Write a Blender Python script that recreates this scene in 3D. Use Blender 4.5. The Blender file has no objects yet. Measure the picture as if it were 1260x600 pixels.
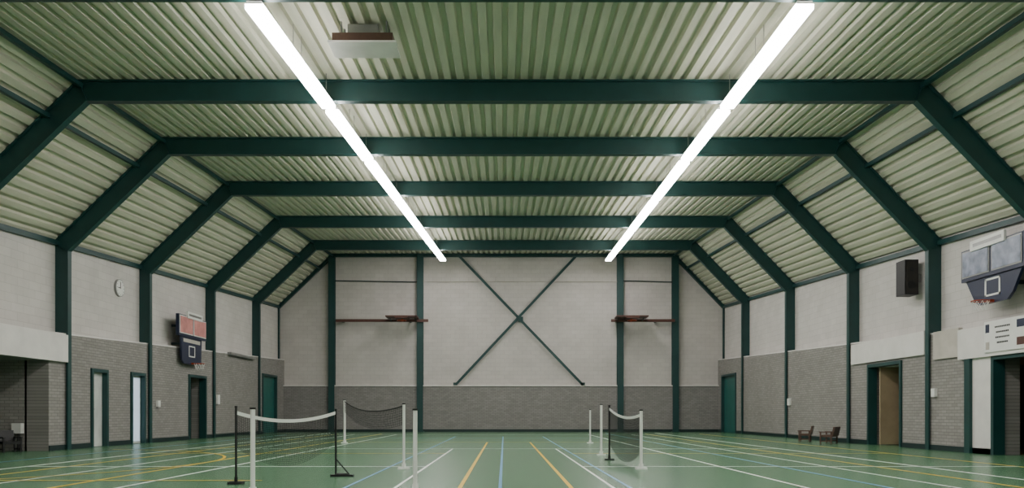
import bpy, bmesh, math, random
from mathutils import Vector
random.seed(4)
C = bpy.context.scene.collection

# ------------------------------------------------------------------ materials
def srgb(r, g, b):
    def f(c):
        c /= 255.0
        return c/12.92 if c <= 0.04045 else ((c+0.055)/1.055)**2.4
    return (f(r), f(g), f(b), 1.0)

def mat(name, col, rough=0.6, metal=0.0, noise=0.06, nscale=3.0, emis=None, estr=0.0, bump=0.0, spec=0.5, stretch=None):
    m = bpy.data.materials.new(name); m.use_nodes = True
    nt = m.node_tree; N = nt.nodes; L = nt.links
    b = N["Principled BSDF"]
    b.inputs["Roughness"].default_value = rough
    b.inputs["Metallic"].default_value = metal
    b.inputs["Specular IOR Level"].default_value = spec
    g = N.new("ShaderNodeNewGeometry")
    mp = N.new("ShaderNodeMapping")
    if stretch: mp.inputs["Scale"].default_value = stretch
    L.new(g.outputs["Position"], mp.inputs["Vector"])
    nz = N.new("ShaderNodeTexNoise"); nz.inputs["Scale"].default_value = nscale
    nz.inputs["Detail"].default_value = 4
    L.new(mp.outputs[0], nz.inputs["Vector"])
    r = N.new("ShaderNodeValToRGB")
    r.color_ramp.elements[0].position = 0.3; r.color_ramp.elements[1].position = 0.7
    r.color_ramp.elements[0].color = tuple(c*(1-noise*2) for c in col[:3])+(1,)
    r.color_ramp.elements[1].color = tuple(min(1, c*(1+noise*2)) for c in col[:3])+(1,)
    L.new(nz.outputs["Fac"], r.inputs[0]); L.new(r.outputs[0], b.inputs["Base Color"])
    if emis:
        b.inputs["Emission Color"].default_value = emis
        b.inputs["Emission Strength"].default_value = estr
    if bump:
        bp = N.new("ShaderNodeBump"); bp.inputs["Strength"].default_value = bump
        bp.inputs["Distance"].default_value = 0.02
        L.new(nz.outputs["Fac"], bp.inputs["Height"]); L.new(bp.outputs[0], b.inputs["Normal"])
    return m

def brick_mat(name, c1, c2, mortar, axis, bw=0.22, rh=0.075, ms=0.008, bump=0.3, rough=0.85, noise=0.12):
    m = bpy.data.materials.new(name); m.use_nodes = True
    nt = m.node_tree; N = nt.nodes; L = nt.links
    b = N["Principled BSDF"]; b.inputs["Roughness"].default_value = rough
    b.inputs["Specular IOR Level"].default_value = 0.25
    g = N.new("ShaderNodeNewGeometry"); s = N.new("ShaderNodeSeparateXYZ"); c = N.new("ShaderNodeCombineXYZ")
    L.new(g.outputs["Position"], s.inputs[0])
    L.new(s.outputs["X" if axis == 'x' else "Y"], c.inputs["X"]); L.new(s.outputs["Z"], c.inputs["Y"])
    t = N.new("ShaderNodeTexBrick"); t.inputs["Scale"].default_value = 1.0
    t.inputs["Brick Width"].default_value = bw; t.inputs["Row Height"].default_value = rh
    t.inputs["Mortar Size"].default_value = ms; t.inputs["Mortar Smooth"].default_value = 0.3
    t.inputs["Color1"].default_value = c1; t.inputs["Color2"].default_value = c2; t.inputs["Mortar"].default_value = mortar
    L.new(c.outputs[0], t.inputs["Vector"])
    nz = N.new("ShaderNodeTexNoise"); nz.inputs["Scale"].default_value = 0.9; nz.inputs["Detail"].default_value = 8
    nz.inputs["Roughness"].default_value = 0.65
    L.new(g.outputs["Position"], nz.inputs["Vector"])
    r = N.new("ShaderNodeValToRGB")
    r.color_ramp.elements[0].position = 0.3; r.color_ramp.elements[1].position = 0.7
    r.color_ramp.elements[0].color = (1-noise, 1-noise, 1-noise, 1); r.color_ramp.elements[1].color = (1, 1, 1, 1)
    L.new(nz.outputs["Fac"], r.inputs[0])
    mx = N.new("ShaderNodeMix"); mx.data_type = 'RGBA'; mx.blend_type = 'MULTIPLY'; mx.inputs[0].default_value = 1
    L.new(t.outputs["Color"], mx.inputs[6]); L.new(r.outputs[0], mx.inputs[7]); L.new(mx.outputs[2], b.inputs["Base Color"])
    bp = N.new("ShaderNodeBump"); bp.inputs["Strength"].default_value = bump; bp.inputs["Distance"].default_value = 0.01
    bp.invert = True
    L.new(t.outputs["Fac"], bp.inputs["Height"]); L.new(bp.outputs[0], b.inputs["Normal"])
    return m

GREEN = mat("steel_dark_green", srgb(21, 62, 61), 0.45, noise=0.05)
GREEN_D = mat("trim_dark_green", srgb(16, 40, 40), 0.5)
DECK = mat("corrugated_deck", srgb(192, 192, 172), 0.6, noise=0.05, nscale=1.3, stretch=(5, 0.5, 5))
WH_S = brick_mat("painted_block_side", srgb(212, 207, 203), srgb(206, 201, 197), srgb(193, 188, 183), 'y', 0.44, 0.2, 0.007, 0.2, noise=0.14)
WH_F = brick_mat("painted_block_end", srgb(208, 202, 198), srgb(202, 196, 192), srgb(188, 182, 178), 'x', 0.44, 0.2, 0.007, 0.2, noise=0.14)
BR_S = brick_mat("grey_brick_side", srgb(156, 152, 148), srgb(142, 139, 135), srgb(124, 121, 118), 'y')
BR_F = brick_mat("grey_brick_end", srgb(152, 148, 146), srgb(138, 135, 133), srgb(120, 117, 115), 'x')
BAND = mat("white_fascia", srgb(220, 217, 213), 0.6, noise=0.03)
BEIGE = mat("beige_panel", srgb(188, 182, 172), 0.7)
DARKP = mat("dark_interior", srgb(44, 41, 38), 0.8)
BLACK = mat("black_plastic", srgb(18, 18, 20), 0.5)
WHITEP = mat("white_paint", srgb(230, 230, 226), 0.4, noise=0.02)
NAVY = mat("navy_panel", srgb(24, 34, 62), 0.4)
BROWN = mat("brown_wood", srgb(84, 50, 42), 0.5, nscale=12)
CHAIRB = mat("chair_brown", srgb(84, 60, 48), 0.5, nscale=12)
TAN = mat("tan_door", srgb(160, 140, 112), 0.6)
ORANGE = mat("rim_orange", srgb(160, 66, 38), 0.4)
GLASSW = mat("lit_frosted_glass", srgb(205, 220, 235), 0.3, emis=srgb(205, 222, 245), estr=0.6)
DOORW = mat("door_leaf_light", srgb(200, 204, 200), 0.5)
DOORG = mat("door_leaf_green", srgb(34, 98, 92), 0.45)
SCREEN = mat("screen_grey", srgb(136, 142, 162), 0.25, nscale=5, noise=0.2)
RED = mat("score_red", srgb(185, 130, 126), 0.4, noise=0.15, emis=srgb(220, 110, 100), estr=0.12)
WARM = mat("warm_lamp", srgb(255, 190, 110), 0.4, emis=srgb(255, 180, 90), estr=5)
METAL = mat("metal_grey", srgb(150, 150, 148), 0.4, 0.6)
LAMP = mat("lamp_tube", (1, 1, 1, 1), 0.4, noise=0, emis=(1.0, 0.965, 0.94, 1), estr=42)
L_W = mat("line_white", srgb(235, 238, 232), 0.4, noise=0.03)
L_Y = mat("line_yellow", srgb(225, 184, 50), 0.4, noise=0.03)
L_B = mat("line_blue", srgb(105, 155, 195), 0.4, noise=0.03)
FLOOR = mat("green_sports_floor", srgb(78, 122, 88), 0.27, noise=0.03, nscale=0.7, spec=0.5)

# ------------------------------------------------------------------ mesh builder
class MB:
    def __init__(s): s.v = []; s.f = []; s.fm = []; s.mats = []
    def mi(s, m):
        if m not in s.mats: s.mats.append(m)
        return s.mats.index(m)
    def face(s, pts, m):
        k = len(s.v); s.v += [tuple(p) for p in pts]; s.f.append(list(range(k, k+len(pts)))); s.fm.append(s.mi(m))
    def hexa(s, p, m):   # 8 points: bottom 4, top 4
        k = len(s.v); s.v += [tuple(q) for q in p]; i = s.mi(m)
        for f in ((0,3,2,1),(4,5,6,7),(0,1,5,4),(1,2,6,5),(2,3,7,6),(3,0,4,7)):
            s.f.append([k+a for a in f]); s.fm.append(i)
    def box(s, x0, x1, y0, y1, z0, z1, m):
        s.hexa([(x0,y0,z0),(x1,y0,z0),(x1,y1,z0),(x0,y1,z0),(x0,y0,z1),(x1,y0,z1),(x1,y1,z1),(x0,y1,z1)], m)
    def prism(s, a, b, m):   # two matching polygons
        n = len(a); k = len(s.v); s.v += [tuple(q) for q in a]+[tuple(q) for q in b]; i = s.mi(m)
        s.f.append([k+j for j in range(n)][::-1]); s.fm.append(i)
        s.f.append([k+n+j for j in range(n)]); s.fm.append(i)
        for j in range(n):
            j2 = (j+1) % n
            s.f.append([k+j, k+j2, k+n+j2, k+n+j]); s.fm.append(i)
    def cyl(s, p0, p1, r, m, n=12, r1=None):
        p0 = Vector(p0); p1 = Vector(p1); d = (p1-p0).normalized()
        u = d.cross(Vector((0,0,1)) if abs(d.z) < 0.9 else Vector((1,0,0))).normalized(); w = d.cross(u)
        r1 = r if r1 is None else r1
        A = [p0+(u*math.cos(t)+w*math.sin(t))*r for t in [2*math.pi*j/n for j in range(n)]]
        B = [p1+(u*math.cos(t)+w*math.sin(t))*r1 for t in [2*math.pi*j/n for j in range(n)]]
        s.prism(A, B, m)
    def ring(s, c, R, r, m, n=24, k=6):   # horizontal torus
        for j in range(n):
            a0 = 2*math.pi*j/n; a1 = 2*math.pi*(j+1)/n
            s.cyl((c[0]+R*math.cos(a0), c[1]+R*math.sin(a0), c[2]), (c[0]+R*math.cos(a1), c[1]+R*math.sin(a1), c[2]), r, m, k)
    def obj(s, name, parent=None):
        me = bpy.data.meshes.new(name); me.from_pydata(s.v, [], s.f)
        for m in s.mats: me.materials.append(m)
        for p, i in zip(me.polygons, s.fm): p.material_index = i
        bm = bmesh.new(); bm.from_mesh(me); bmesh.ops.recalc_face_normals(bm, faces=bm.faces); bm.to_mesh(me); bm.free()
        o = bpy.data.objects.new(name, me); C.objects.link(o)
        if parent: o.parent = parent
        return o

def empty(name, loc=(0,0,0)):
    e = bpy.data.objects.new(name, None); C.objects.link(e); e.empty_display_size = 0.2
    return e

# ------------------------------------------------------------------ hall dimensions (metres)
SL = 0.0547                    # roof rises gently towards the far end
XL, XR = -11.1, 10.8           # upper wall planes
LL, LR = -10.83, 10.52         # thick lower wall faces
KL, KR = -8.45, 8.35           # knees
Y0, Y1 = -6.0, 38.0
FR = [-0.5, 5.3, 11.1, 15.35, 19.1, 23.5, 28.7, 34.0]
def deck(y): return 6.66+SL*y
def eave(y): return 4.1+SL*y
def btop(y): return 2.14+0.0365*y

# floor
b = MB(); b.box(-14.5, 14.5, Y0-0.2, Y1+0.3, -0.2, 0.0, FLOOR); b.obj("floor")

# corrugated ceiling
def profile(y):
    pts = [(XL, eave(y)), (KL, deck(y)), (KR, deck(y)), (XR, eave(y))]
    out = []
    for (a, c) in zip(pts[:-1], pts[1:]):
        d = Vector((c[0]-a[0], c[1]-a[1])); Ln = d.length
        n = round(Ln/0.25)
        if a == pts[0] or a == pts[2]: n = 14
        u = d/Ln; nn = Vector((-u.y, u.x)); p = Ln/n
        for i in range(n):
            for (t, h) in ((0, 0), (0.5, 0), (0.60, 0.065), (0.90, 0.065)):
                q = Vector(a)+u*(i+t)*p+nn*h
                out.append((q.x, y, q.y))
    out.append((XR, y, eave(y)))
    return out
b = MB(); A = profile(Y0); B = profile(Y1+0.1)
for i in range(len(A)-1): b.face([A[i], A[i+1], B[i+1], B[i]], DECK)
b.obj("ceiling")

# end walls
def endwall(name, y, y2, m):
    P = [(XL-0.3, 0), (XL-0.3, eave(y)+0.0), (KL, deck(y)+0.1), (KR, deck(y)+0.1), (XR+0.3, eave(y)), (XR+0.3, 0)]
    b = MB(); b.prism([(x, y, z) for x, z in P], [(x, y2, z) for x, z in P], m); b.obj(name)
endwall("wall_far", Y1, Y1+0.25, WH_F)
endwall("wall_back", Y0-0.25, Y0, WH_F)
b = MB(); b.box(LL, LR, Y1-0.12, Y1, 0, 2.24, BR_F); b.obj("wall_far_brick_base")
b = MB(); b.box(LL, LR, Y1-0.16, Y1, 2.24, 2.29, BAND); b.obj("trim_far_ledge")
b = MB(); b.box(LL, LR, Y1-0.15, Y1-0.12, 0, 0.13, GREEN_D); b.obj("baseboard_far")

# side upper walls
for nm, xa, xb in (("wall_left", XL-0.3, XL), ("wall_right", XR, XR+0.3)):
    b = MB(); zl = 2.2
    b.hexa([(xa,Y0,zl),(xb,Y0,zl),(xb,Y1,zl),(xa,Y1,zl),(xa,Y0,eave(Y0)+0.1),(xb,Y0,eave(Y0)+0.02),(xb,Y1,eave(Y1)+0.02),(xa,Y1,eave(Y1)+0.1)], WH_S)
    b.obj(nm)

# lower brick walls with openings
def lower(name, xf, xb, ops, skipbase):
    b = MB(); base = MB(); tr = MB()
    xa, xc = min(xf, xb), max(xf, xb)
    def seg(ya, yb, za):
        b.hexa([(xa,ya,za),(xc,ya,za),(xc,yb,za),(xa,yb,za),(xa,ya,btop(ya)),(xc,ya,btop(ya)),(xc,yb,btop(yb)),(xa,yb,btop(yb))], BR_S)
    y = Y0; s = 1 if xf < 0 else -1
    for (a, c, zt) in ops:
        seg(y, a, 0); seg(a, c, zt)
        base.box(min(xf, xf+s*0.03), max(xf, xf+s*0.03), y, a, 0, 0.13, GREEN_D)
        y = c
    seg(y, Y1, 0); base.box(min(xf, xf+s*0.03), max(xf, xf+s*0.03), y, Y1, 0, 0.13, GREEN_D)
    b.obj(name+"_brick_base"); base.obj("baseboard_"+name.split('_')[1])
    tr.hexa([(xa,Y0,btop(Y0)),(xc,Y0,btop(Y0)),(xc,Y1,btop(Y1)),(xa,Y1,btop(Y1)),
             (xa,Y0,btop(Y0)+.035),(xc,Y0,btop(Y0)+.035),(xc,Y1,btop(Y1)+.035),(xa,Y1,btop(Y1)+.035)], BAND)
    tr.obj("trim_"+name.split('_')[1]+"_ledge")
L_OPS = [(12.2, 18.35, 2.15), (20.2, 21.05, 2.08), (22.35, 23.25, 2.1), (26.45, 28.0, 2.24), (34.5, 36.7, 2.7)]
R_OPS = [(14.3, 16.62, 2.15), (20.4, 22.3, 2.3), (35.0, 37.3, 2.75)]
lower("wall_left", LL, XL-0.3, L_OPS, 0)
lower("wall_right", LR, XR+0.3, R_OPS, 0)

# rooms behind openings
def niche(name, xf, depth, ya, yb, zt, mw, mf=None):
    s = -1 if xf < 0 else 1
    x0, x1 = xf, xf+s*depth
    b = MB(); f = mw
    b.face([(x1,ya,0),(x1,yb,0),(x1,yb,zt),(x1,ya,zt)], f)
    b.face([(x0,ya,0),(x1,ya,0),(x1,ya,zt),(x0,ya,zt)], f)
    b.face([(x0,yb,0),(x1,yb,0),(x1,yb,zt),(x0,yb,zt)], f)
    b.face([(x0,ya,zt),(x1,ya,zt),(x1,yb,zt),(x0,yb,zt)], f)
    b.obj(name)
BR_N = brick_mat("grey_brick_recess", srgb(160,157,151), srgb(146,143,138), srgb(124,122,118), 'x')
niche("wall_recess_left", XL-0.25, 2.9, 12.2, 18.35, 2.15, BR_N)
niche("wall_corridor_left", XL-0.25, 1.5, 26.45, 28.0, 2.24, DARKP)
niche("wall_store_right", XR+0.25, 1.8, 20.4, 22.3, 2.3, DARKP)
niche("wall_foyer_right", XR+0.25, 3.2, 14.3, 20.1, 2.15, DARKP)

# doors
def door(n, xf, ya, yb, zt, leaf=None, glass=None, fw=0.09):
    s = 1 if xf < 0 else -1     # toward room
    def bx(bb, d0, d1, y0, y1, z0, z1, m):
        bb.box(min(xf+s*d0, xf+s*d1), max(xf+s*d0, xf+s*d1), y0, y1, z0, z1, m)
    e = empty("door_%d" % n)
    b = MB()
    bx(b, -0.2, 0.05, ya, ya+fw, 0, zt, GREEN); bx(b, -0.2, 0.05, yb-fw, yb, 0, zt, GREEN)
    bx(b, -0.2, 0.05, ya+fw, yb-fw, zt-fw, zt, GREEN)
    b.obj("frame", e)
    if leaf:
        b = MB()
        bx(b, -0.14, -0.09, ya+fw, yb-fw, 0.01, zt-fw, leaf)
        if glass: bx(b, -0.09, -0.085, ya+fw+0.05, yb-fw-0.05, 0.08, zt-fw-0.06, glass)
        bx(b, -0.09, -0.03, ya+fw+0.06, ya+fw+0.09, 1.0, 1.02, METAL)
        bx(b, -0.05, -0.03, ya+fw+0.06, ya+fw+0.18, 1.0, 1.02, METAL)
        b.obj("leaf", e)
    return e
door(1, LL, 20.2, 21.05, 2.08, DOORW)
door(2, LL, 22.35, 23.25, 2.1, DOORW, GLASSW)
door(3, LL, 26.45, 28.0, 2.24)
door(4, LL, 34.5, 36.7, 2.7, DOORG)
e = door(5, LR, 20.4, 22.3, 2.3)
b = MB(); b.box(LR+0.12, LR+1.05, 21.85, 21.9, 0.02, 2.2, TAN); b.obj("open_leaf", e)
e = door(6, LR, 14.3, 16.62, 2.13)
door(7, LR, 35.0, 37.3, 2.75, DOORG)

# fascia bands and panels
b = MB(); b.box(LL-0.05, LL+0.1, 11.3, 19.0, 2.15, 2.82, BAND); b.obj("trim_left_fascia")
b = MB(); b.box(LR-0.1, LR+0.05, 11.3, 17.75, 2.12, 2.8, BAND); b.obj("trim_right_fascia")
b = MB(); b.box(LR-0.06, LR+0.05, 19.25, 23.3, 2.36, 2.95, BAND); b.obj("trim_right_fascia_store")
b = MB(); b.box(LR-0.05, LR+0.05, 17.8, 18.85, 2.2, 2.87, BEIGE); b.obj("trim_right_panel")
b = MB(); b.box(LR-0.03, LR+0.02, 16.66, 17.3, 0.0, 2.12, BAND); b.obj("trim_right_door_panel")
b = MB(); b.box(LR-0.1, LR+0.02, 17.3, 17.5, 0.0, 2.12, GREEN); b.obj("trim_right_post")

# foyer lamps and sideboard
b = MB()
for (x, z) in ((12.55, 1.30), (12.75, 1.62), (12.95, 1.15), (13.15, 1.45), (12.7, 0.95)):
    b.cyl((x, 19.9, z), (x, 19.9, z+0.07), 0.045, WARM)
    b.box(x-0.02, x+0.02, 19.9, 20.09, z+0.07, z+0.1, BROWN)
b.obj("foyer_wall_lamp")
b = MB(); b.box(12.2, 13.4, 19.4, 19.8, 0.6, 0.66, BROWN); b.box(12.25, 13.35, 19.45, 19.8, 0.08, 0.6, CHAIRB)
for x in (12.25, 13.3): b.box(x, x+0.06, 19.45, 19.5, 0, 0.08, BROWN); b.box(x, x+0.06, 19.74, 19.8, 0, 0.08, BROWN)
b.obj("foyer_sideboard")

# ------------------------------------------------------------------ portal frames
def offset(P, d):
    out = []
    for i, p in enumerate(P):
        p = Vector(p); ns = []
        if i > 0:
            u = (p-Vector(P[i-1])).normalized(); ns.append(Vector((u.y, -u.x)))
        if i < len(P)-1:
            u = (Vector(P[i+1])-p).normalized(); ns.append(Vector((u.y, -u.x)))
        if len(ns) == 1: out.append(p+ns[0]*d)
        else:
            m = (ns[0]+ns[1]).normalized(); out.append(p+m*d/m.dot(ns[0]))
    return out
def frame(y, depth=0.43, fl=0.08):
    P = [(XL-0.08, 0), (XL-0.08, eave(y)-0.06), (KL, deck(y)), (KR, deck(y)), (XR+0.08, eave(y)-0.06), (XR+0.08, 0)]
    b = MB()
    for (a, c, w) in ((0.003, 0.035, fl), (0.035, depth-0.03, 0.02), (depth-0.03, depth, fl)):
        A = offset(P, a); B = offset(P, c)
        for i in range(len(P)-1):
            q = [A[i], A[i+1], B[i+1], B[i]]
            b.prism([(k.x, y-w, k.y) for k in q], [(k.x, y+w, k.y) for k in q], GREEN)
    # haunch stiffeners
    A = offset(P, 0.035); B = offset(P, depth-0.03)
    for i in (1, 2, 3, 4):
        for s in (-1, 1):
            b.prism([(A[i].x-0.012, y+s*0.02, A[i].y), (A[i].x+0.012, y+s*0.02, A[i].y), (B[i].x+0.012, y+s*0.02, B[i].y), (B[i].x-0.012, y+s*0.02, B[i].y)],
                    [(A[i].x-0.012, y+s*(fl-0.01), A[i].y), (A[i].x+0.012, y+s*(fl-0.01), A[i].y), (B[i].x+0.012, y+s*(fl-0.01), B[i].y), (B[i].x-0.012, y+s*(fl-0.01), B[i].y)], GREEN)
    b.obj("steel_portal_frame")
for y in FR: frame(y)
frame(37.86, 0.16, 0.08)

# longitudinal purlins
def rail(name, x, zoff, w, h):
    b = MB()
    def z(y): return zoff+SL*y
    b.hexa([(x-w,Y0,z(Y0)-h),(x+w,Y0,z(Y0)-h),(x+w,Y1,z(Y1)-h),(x-w,Y1,z(Y1)-h),(x-w,Y0,z(Y0)),(x+w,Y0,z(Y0)),(x+w,Y1,z(Y1)),(x-w,Y1,z(Y1))], GREEN)
    b.obj(name)
rail("roof_purlin", KL+0.05, 6.6, 0.04, 0.09)
rail("roof_purlin", KR-0.05, 6.6, 0.04, 0.09)
rail("roof_purlin", -9.05, 6.0, 0.04, 0.09)
rail("roof_purlin", 8.95, 6.0, 0.04, 0.09)
rail("eaves_rail", XL+0.05, 4.12, 0.05, 0.12)
rail("eaves_rail", XR-0.05, 4.12, 0.05, 0.12)

# far wall posts & bracing
for x in (-8.45, -4.12, 5.68, 8.38):
    b = MB(); yy = Y1-0.3
    b.box(x-0.15, x+0.15, yy, yy+0.03, 0, deck(38)-0.12, GREEN)
    b.box(x-0.02, x+0.02, yy+0.03, Y1-0.03, 0, deck(38)-0.12, GREEN)
    b.box(x-0.15, x+0.15, Y1-0.03, Y1, 0, deck(38)-0.12, GREEN)
    b.box(x-0.2, x+0.2, yy-0.04, Y1, 0, 0.03, GREEN)
    b.obj("steel_wall_column")
b = MB()
def bar(b, x0, z0, x1, z1, y, w, m):
    d = Vector((x1-x0, z1-z0)).normalized(); n = Vector((-d.y, d.x))*w
    b.prism([(x0+n.x,y,z0+n.y),(x1+n.x,y,z1+n.y),(x1-n.x,y,z1-n.y),(x0-n.x,y,z0-n.y)],
            [(x0+n.x,y+.05,z0+n.y),(x1+n.x,y+.05,z1+n.y),(x1-n.x,y+.05,z1-n.y),(x0-n.x,y+.05,z0-n.y)], m)
bar(b, -2.2, 8.6, 3.85, 2.3, Y1-0.2, 0.06, GREEN)
bar(b, 3.5, 8.6, -2.4, 2.3, Y1-0.13, 0.06, GREEN)
b.box(0.68, 0.92, Y1-0.21, Y1-0.07, 5.4, 5.64, GREEN)
for x in (-2.4, 3.85): b.box(x-0.1, x+0.1, Y1-0.2, Y1-0.01, 2.3, 2.42, GREEN)
b.obj("cross_bracing")
b = MB()
b.cyl((-8.3, Y1-0.06, 7.42), (-4.25, Y1-0.06, 7.36), 0.025, GREEN_D); b.cyl((5.8, Y1-0.06, 7.42), (8.25, Y1-0.06, 7.36), 0.025, GREEN_D)
b.cyl((-3.98, Y1-0.06, 7.38), (5.55, Y1-0.06, 7.38), 0.012, BEIGE)
b.obj("wall_cable_rail")

# folded basketball goals on the far wall
def folded_goal(xa, xb, xc):
    b = MB(); z = 5.42
    b.box(xa, xb, Y1-0.46, Y1-0.36, z-0.06, z+0.07, BROWN)
    for x in (xa+0.3, xb-0.9): b.box(x-0.05, x+0.05, Y1-0.36, Y1-0.01, z-0.05, z+0.05, GREEN)
    b.box(xc-0.75, xc+0.75, Y1-1.4, Y1-0.46, z+0.08, z+0.14, BROWN)
    b.box(xc-0.3, xc+0.3, Y1-1.42, Y1-0.46, z+0.02, z+0.08, BROWN)
    b.ring((xc, Y1-1.15, z-0.08), 0.225, 0.015, ORANGE)
    b.box(xc-0.05, xc+0.05, Y1-0.95, Y1-0.85, z-0.1, z+0.04, ORANGE)
    for x in (xc-0.6, xc+0.6): b.cyl((x, Y1-1.0, z+0.1), (x, Y1-0.38, z-0.05), 0.02, GREEN_D)
    b.obj("folded_basketball_goal")
folded_goal(-8.2, -3.7, -4.9)
folded_goal(5.2, 8.3, 6.1)

# ------------------------------------------------------------------ linear lights
def strip(xa, xb, ya, yb):
    def X(y): return xa+(xb-xa)*(y-10.9)/25.2
    b = MB()
    cuts = [ya]+[y for y in FR if ya+0.8 < y < yb-0.8]+[yb]
    segs = []
    for c0, c1 in zip(cuts[:-1], cuts[1:]):
        n = max(1, round((c1-c0)/2.0)); L_ = (c1-c0-0.2)/n
        for i in range(n): segs.append((c0+0.10+i*L_+0.03, c0+0.10+(i+1)*L_-0.03))
    for p, q in segs:
        def z(y): return 6.06+SL*y
        def H(w, z0, z1, m):
            b.hexa([(X(p)-w,p,z(p)+z0),(X(p)+w,p,z(p)+z0),(X(q)+w,q,z(q)+z0),(X(q)-w,q,z(q)+z0),
                    (X(p)-w,p,z(p)+z1),(X(p)+w,p,z(p)+z1),(X(q)+w,q,z(q)+z1),(X(q)-w,q,z(q)+z1)], m)
        H(0.13, 0, 0.07, LAMP); H(0.11, 0.072, 0.115, WHITEP)
        for y in (p+0.2, q-0.2): b.cyl((X(y), y, z(y)+0.11), (X(y), y, deck(y)+0.02), 0.006, METAL, 6)
    b.obj("linear_ceiling_light")
strip(-3.58, -2.87, 10.9, 36.3); strip(4.29, 4.87, 10.9, 36.3)
strip(-3.58, -2.87, -4.6, 10.6); strip(4.29, 4.87, -4.6, 10.6)

# ceiling air unit
b = MB(); z = 6.28+0.7
b.box(-2.9, -1.78, 12.67, 13.25, z, z+0.03, BAND)
b.box(-2.84, -1.84, 12.72, 13.2, z+0.03, z+0.18, CHAIRB)
for x in (-2.7, -1.95):
    for y in (12.8, 13.1): b.cyl((x,y,z+0.18), (x,y,deck(y)+0.03), 0.015, METAL, 6)
b.box(-2.6, -2.1, 12.8, 13.1, z+0.18, z+0.36, METAL)
b.obj("ceiling_air_unit")

# ------------------------------------------------------------------ scoreboard + basketball board
def board(xw, yc, z0, w, screen, s, name, poly):
    # s: direction to the room (+1 left wall, -1 right wall)
    e = empty(name)
    def B(b, d0, d1, u0, u1, za, zb, m):
        b.box(min(xw+s*d0, xw+s*d1), max(xw+s*d0, xw+s*d1), yc+u0, yc+u1, za, zb, m)
    h = w/2
    b = MB()
    B(b, 0.30, 0.40, -h, h, z0+0.58, z0+1.28, NAVY)
    for u in (-0.5*h, 0.5*h): B(b, -0.08, 0.30, u-0.04, u+0.04, z0+0.9, z0+0.98, GREEN_D); B(b, -0.08, 0.3, u-0.04, u+0.04, z0+0.3, z0+0.38, GREEN_D)
    b.obj("scoreboard_case", e)
    b = MB()
    for sg in (-1, 1):
        u0, u1 = (0.04, h-0.05) if sg > 0 else (-h+0.05, -0.04)
        B(b, 0.40, 0.415, u0, u1, z0+0.66, z0+1.25, METAL if screen is SCREEN else WHITEP)
        B(b, 0.415, 0.425, u0+0.035, u1-0.035, z0+0.69, z0+1.22, screen)
    b.obj("score_panels", e)
    b = MB(); B(b, 0.41, 0.46, -0.5*h, 0.6*h, z0+1.2, z0+1.42, WHITEP)
    B(b, 0.46, 0.465, -0.42*h, 0.5*h, z0+1.28, z0+1.35, METAL)
    B(b, 0.36, 0.42, -0.1, 0.1, z0+1.22, z0+1.32, NAVY); b.obj("name_sign", e)
    b = MB()
    x0 = xw+s*0.30; x1 = xw+s*0.36; zb = min(z for u, z in poly)
    b.prism([(x0, yc+u*h, z0+z) for u, z in poly], [(x1, yc+u*h, z0+z) for u, z in poly], NAVY)
    q = zb*0.7
    for (u0, u1, za, zc) in ((-0.26,0.26,0.15,0.19),(-0.26,0.26,0.49,0.53),(-0.26,-0.21,0.15,0.53),(0.21,0.26,0.15,0.53)):
        B(b, 0.36, 0.366, u0, u1, z0+za+q, z0+zc+q, WHITEP)
    if zb < 0:
        B(b, 0.36, 0.366, -0.6*h, 0.6*h, z0+0.40, z0+0.52, BEIGE)
    b.obj("backboard", e)
    b = MB(); B(b, 0.36, 0.45, -0.06, 0.06, z0+zb, z0+zb+0.06, ORANGE)
    R = 0.17; c = xw+s*(0.45+R)
    b.ring((c, yc, z0+zb+0.03), R, 0.012, ORANGE)
    for j in range(10):
        a = 2*math.pi*j/10; a2 = 2*math.pi*(j+1)/10
        for q, r in ((a, a2), (a2, a)):
            b.cyl((c+R*math.cos(q), yc+R*math.sin(q), z0+zb+0.03), (c+0.7*R*math.cos(r), yc+0.7*R*math.sin(r), z0+zb-0.16), 0.004, WHITEP, 5)
    b.obj("hoop", e)
board(XR-0.1, 16.35, 3.24, 2.1, SCREEN, -1, "basketball_scoreboard",
      [(-0.62, 0.14), (-0.45, 0.0), (0.45, 0.0), (0.62, 0.14), (0.9, 0.60), (-0.9, 0.60)])
board(XL+0.1, 26.3, 2.88, 2.3, RED, 1, "basketball_scoreboard",
      [(-0.7, -0.2), (-0.55, -0.32), (0.55, -0.32), (0.7, -0.2), (0.75, 0.60), (-0.75, 0.60)])

# loudspeaker
b = MB(); b.box(10.3, 10.65, 19.85, 20.3, 3.95, 4.85, BLACK); b.box(10.65, 10.82, 20.0, 20.15, 4.3, 4.5, METAL)
b.box(10.33, 10.62, 19.835, 19.85, 4.0, 4.8, DARKP); b.cyl((10.47, 19.83, 4.2), (10.47, 19.845, 4.2), 0.11, BLACK, 20); b.cyl((10.47, 19.83, 4.6), (10.47, 19.845, 4.6), 0.06, BLACK, 20)
b.obj("loudspeaker")

# wall clock
b = MB(); yc, zc = 22.2, 4.5
b.cyl((XL, yc, zc), (XL+0.06, yc, zc), 0.25, METAL, 32); b.cyl((XL+0.06, yc, zc), (XL+0.065, yc, zc), 0.225, WHITEP, 32)
b.box(XL+0.065, XL+0.07, yc-0.012, yc+0.012, zc-0.02, zc+0.17, BLACK); b.box(XL+0.065, XL+0.07, yc-0.12, yc+0.02, zc-0.012, zc+0.012, BLACK)
for k in range(12):
    a = k*math.pi/6; b.box(XL+0.065, XL+0.068, yc+0.19*math.sin(a)-0.01, yc+0.19*math.sin(a)+0.01, zc+0.19*math.cos(a)-0.01, zc+0.19*math.cos(a)+0.01, BLACK)
b.obj("wall_clock")

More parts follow.
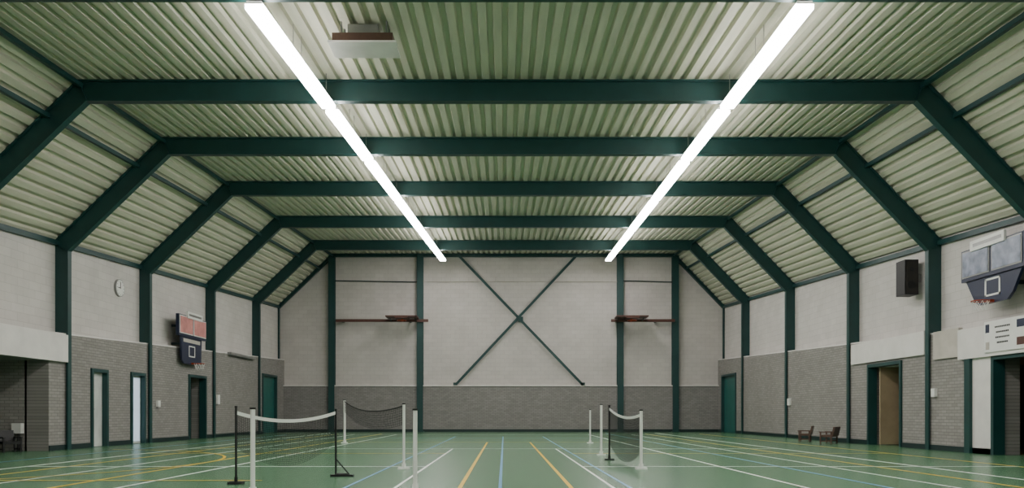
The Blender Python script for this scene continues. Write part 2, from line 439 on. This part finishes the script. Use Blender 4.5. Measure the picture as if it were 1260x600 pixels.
# posters on the right fascia
b = MB(); x = LR-0.1
b.box(x-0.03, x, 15.3, 16.72, 2.2, 2.86, WHITEP)
for k, (y, z, w) in enumerate(((16.1,2.70,0.5),(16.1,2.59,0.42),(16.1,2.48,0.46),(16.1,2.37,0.36))):
    n = 9
    for j in range(n):
        yy = y+w/2-w*j/n; b.box(x-0.034, x-0.03, yy-w/n*0.7, yy, z, z+0.035, BLACK)
b.box(x-0.034, x-0.03, 16.54, 16.67, 2.62, 2.80, NAVY); b.box(x-0.034, x-0.03, 16.54, 16.66, 2.26, 2.42, BEIGE)
b.box(x-0.034, x-0.03, 15.42, 15.65, 2.64, 2.80, NAVY); b.box(x-0.034, x-0.03, 15.42, 15.65, 2.28, 2.44, BROWN)
b.obj("wall_poster")

# small wall boxes
def sbox(name, x0, x1, y0, y1, z0, z1, m):
    b = MB(); b.box(x0, x1, y0, y1, z0, z1, m); b.box(x0+0.01, x1-0.01, y0-0.004, y0, z0+0.02, z1-0.02, m); b.obj(name)
sbox("switch_box", LL, LL+0.08, 29.0, 29.2, 1.25, 1.6, WHITEP)
sbox("switch_box", LL, LL+0.08, 24.0, 24.15, 1.1, 1.3, WHITEP)
sbox("switch_box", LR-0.08, LR, 28.3, 28.5, 1.2, 1.45, WHITEP)
sbox("switch_box", LR-0.08, LR, 18.75, 18.9, 1.3, 1.5, WHITEP)
sbox("cable_trunking", LL, LL+0.15, 30.2, 33.2, 3.2, 3.3, METAL)

# ------------------------------------------------------------------ chairs
def chair(x, y, w, h, rot, m, seat_d=0.34):
    e = MB(); sh = h*0.45; c, s = math.cos(rot), math.sin(rot)
    def bb(x0, x1, y0, y1, z0, z1, zt=0):
        P = [(x0,y0,z0),(x1,y0,z0),(x1,y1,z0),(x0,y1,z0),(x0-zt,y0,z1),(x1-zt,y0,z1),(x1-zt,y1,z1),(x0-zt,y1,z1)]
        e.hexa([(x+c*a-s*bq, y+s*a+c*bq, z) for a, bq, z in P], m)
    d = seat_d/2; k = w/2
    bb(-d, d, -k+0.03, k-0.03, sh-0.03, sh+0.03)          # seat
    bb(-d-0.03, -d+0.02, -k+0.02, k-0.02, sh, h, 0.06)    # reclined back
    for yy in (-k, k-0.035):
        bb(d-0.04, d, yy, yy+0.035, 0, h*0.68); bb(-d, -d+0.04, yy, yy+0.035, 0, h*0.7)
        bb(-d, d+0.02, yy-0.005, yy+0.04, h*0.66, h*0.71)  # arm
        bb(-d, d, yy, yy+0.03, 0.06, 0.09)
    e.obj("wooden_armchair")
chair(9.62, 24.7, 0.5, 0.5, math.pi*0.85, CHAIRB)
chair(9.75, 23.2, 0.75, 0.5, math.pi*0.8, CHAIRB)
chair(-11.35, 17.7, 0.4, 0.5, -0.6, BLACK); chair(-11.95, 17.8, 0.45, 0.5, -0.8, BLACK)
b = MB(); b.box(-11.62, -11.4, 18.2, 18.33, 0.42, 0.66, WHITEP); b.cyl((-11.5, 18.27, 0), (-11.5, 18.27, 0.42), 0.02, BLACK)
b.box(-11.6, -11.42, 18.18, 18.32, 0, 0.02, BLACK); b.obj("notice_stand")

# ------------------------------------------------------------------ badminton nets
NETM = mat("net_cord", srgb(26, 30, 28), 0.8)
def post(name, x, y, h, m, parent, r=0.028, foot=True):
    b = MB(); b.cyl((x,y,0), (x,y,h), r, m, 14); b.cyl((x,y,h), (x,y,h+0.02), r*1.25, BLACK, 14)
    if foot: b.box(x-0.09, x+0.09, y-0.06, y+0.06, 0, 0.03, m); b.cyl((x,y,0.03), (x,y,0.09), r*1.5, m, 14)
    b.obj(name, parent)
def net(parent, A, B, ha, hb, sag, ba, bb_, bsag, nu=34, nv=12, r=0.0022, tape=0.045, tm=None):
    A = Vector((A[0], A[1], 0)); B = Vector((B[0], B[1], 0))
    def P(u, v):
        q = 4*u*(1-u)
        top = ha+(hb-ha)*u-sag*q; bot = ba+(bb_-ba)*u-bsag*q
        p = A.lerp(B, u); d = (B-A).normalized(); n = Vector((-d.y, d.x, 0))
        p = p+n*(0.04*math.sin(v*3)*q)
        return Vector((p.x, p.y, top+(bot-top)*v))
    cu = bpy.data.curves.new("net_mesh", 'CURVE'); cu.dimensions = '3D'; cu.bevel_depth = r; cu.bevel_resolution = 0
    def spl(pts):
        s = cu.splines.new('POLY'); s.points.add(len(pts)-1)
        for i, p in enumerate(pts): s.points[i].co = (p.x, p.y, p.z, 1)
    for j in range(nv+1): spl([P(i/nu, j/nv) for i in range(nu+1)])
    for i in range(nu+1): spl([P(i/nu, j/nv) for j in range(nv+1)])
    cu.materials.append(NETM)
    o = bpy.data.objects.new("net_mesh", cu); C.objects.link(o); o.parent = parent
    b = MB(); dd = (B-A).normalized(); n = Vector((-dd.y, dd.x, 0))*0.006
    for i in range(nu):
        p, q = P(i/nu, 0), P((i+1)/nu, 0); t = Vector((0,0,tape))
        b.hexa([p-n-t, q-n-t, q+n-t, p+n-t, p-n, q-n, q+n, p+n], tm or WHITEP)
    b.obj("top_tape", parent)

e = empty("badminton_net")
post("post_near", -2.72, 8.35, 0.93, WHITEP, e, 0.026)
post("post_a", -3.37, 9.7, 0.96, BLACK, e, 0.014)
post("post_b", -2.37, 10.86, 0.93, BLACK, e, 0.014, False)
b = MB(); b.box(-2.44, -2.12, 10.82, 10.9, 0, 0.03, BLACK); b.cyl((-2.37,10.86,0.03), (-2.2,10.86,0.03), 0.02, BLACK)
b.cyl((-2.37,10.86,0.25), (-2.18,10.86,0.03), 0.01, BLACK); b.obj("foot", e)
net(e, (-3.37, 9.7), (-2.37, 10.86), 0.92, 0.92, 0.11, 0.47, 0.5, 0.29, 56, 24)

e = empty("badminton_net")
post("post_far", -4.80, 23.2, 1.29, WHITEP, e, 0.035)
post("post_mid", -1.60, 12.3, 1.03, WHITEP, e, 0.022)
net(e, (-4.80, 23.2), (-1.60, 12.3), 1.27, 1.02, 0.18, 0.95, 0.72, 0.25, 70, 8, 0.003, 0.02, NETM)
e = empty("badminton_net_post")
post("pole", -1.01, 8.75, 0.92, WHITEP, e, 0.025)

e = empty("badminton_net")
post("post_a", 2.0, 14.7, 1.03, BLACK, e, 0.018)
post("post_b", 2.18, 12.3, 0.93, WHITEP, e, 0.025)
net(e, (2.0, 14.7), (2.18, 12.3), 1.0, 0.89, 0.10, 0.34, 0.28, 0.26, 60, 20, 0.0025)
e = empty("badminton_net_post")
post("pole", 2.06, 16.4, 1.07, WHITEP, e, 0.025)
e = empty("badminton_net_post")
post("pole", 2.58, 23.2, 1.0, WHITEP, e, 0.025)

# ------------------------------------------------------------------ court lines
b = MB()
def ln(x0, y0, x1, y1, m, w=0.025, z=0.002):
    if x0 == x1: b.face([(x0-w,y0,z),(x0+w,y0,z),(x0+w,y1,z),(x0-w,y1,z)], m)
    else: b.face([(x0,y0-w,z),(x1,y0-w,z),(x1,y0+w,z),(x0,y0+w,z)], m)
for x, m, z in ((-0.53,L_Y,.002),(0.8,L_Y,.002)): ln(x, 4, x, 24, m, 0.026, z)
for x in (-1.3, 1.3): ln(x, 6, x, 19.5, L_W, 0.02, .003)
for x in (-0.05, 1.5, -1.9): ln(x, 4, x, 30, L_B, 0.02, .0035)
for x in (-8.0, 6.95): ln(x, 4, x, 35.5, L_W, 0.042, .003)
for x in (-6.4, 5.4, -4.6, 3.6): ln(x, 4, x, 33, L_W, 0.028, .003)
for x in (-7.3, 6.2, 8.6, -5.4): ln(x, 4, x, 34, L_Y, 0.034, .0025)
for x in (-9.2, 4.6): ln(x, 4, x, 35, L_B, 0.03, .0028)
for y, x0, x1, m, z in ((10.2,-9.2,-3.2,L_Y,.004),(12.9,-8,-1.3,L_W,.0042),(12.9,1.3,8.6,L_W,.0042),(17.2,-8,-1.3,L_Y,.0043),(17.2,1.5,8.6,L_Y,.0043),
                        (19.5,-8,6.95,L_W,.0044),(24,-7.3,6.2,L_Y,.0045),(28,-9.2,8.6,L_B,.0046),(33,-8,6.95,L_W,.0047)):
    ln(x0, y, x1, y, m, 0.035, z)
def arc(cx, cy, R, a0, a1, m, w, z, n=48):
    for i in range(n):
        p = math.radians(a0+(a1-a0)*i/n); q = math.radians(a0+(a1-a0)*(i+1)/n)
        b.face([(cx+(R-w)*math.cos(p),cy+(R-w)*math.sin(p),z),(cx+(R+w)*math.cos(p),cy+(R+w)*math.sin(p),z),
                (cx+(R+w)*math.cos(q),cy+(R+w)*math.sin(q),z),(cx+(R-w)*math.cos(q),cy+(R-w)*math.sin(q),z)], m)
arc(-10.6, 14.0, 5.2, -80, 80, L_Y, 0.03, 0.005)
b.obj("court_line_markings")

# ------------------------------------------------------------------ world & camera
w = bpy.data.worlds.new("world"); bpy.context.scene.world = w; w.use_nodes = True
w.node_tree.nodes["Background"].inputs[0].default_value = (0.6, 0.65, 0.6, 1)
w.node_tree.nodes["Background"].inputs[1].default_value = 0.2
cam = bpy.data.cameras.new("camera"); co = bpy.data.objects.new("camera", cam); C.objects.link(co)
co.location = (0, 0, 0.88); co.rotation_euler = (math.pi/2, 0, 0)
cam.sensor_width = 36; cam.lens = 950/1260*36
cam.shift_x = 9.5/1260; cam.shift_y = 209/1260
cam.clip_start = 0.05
bpy.context.scene.camera = co
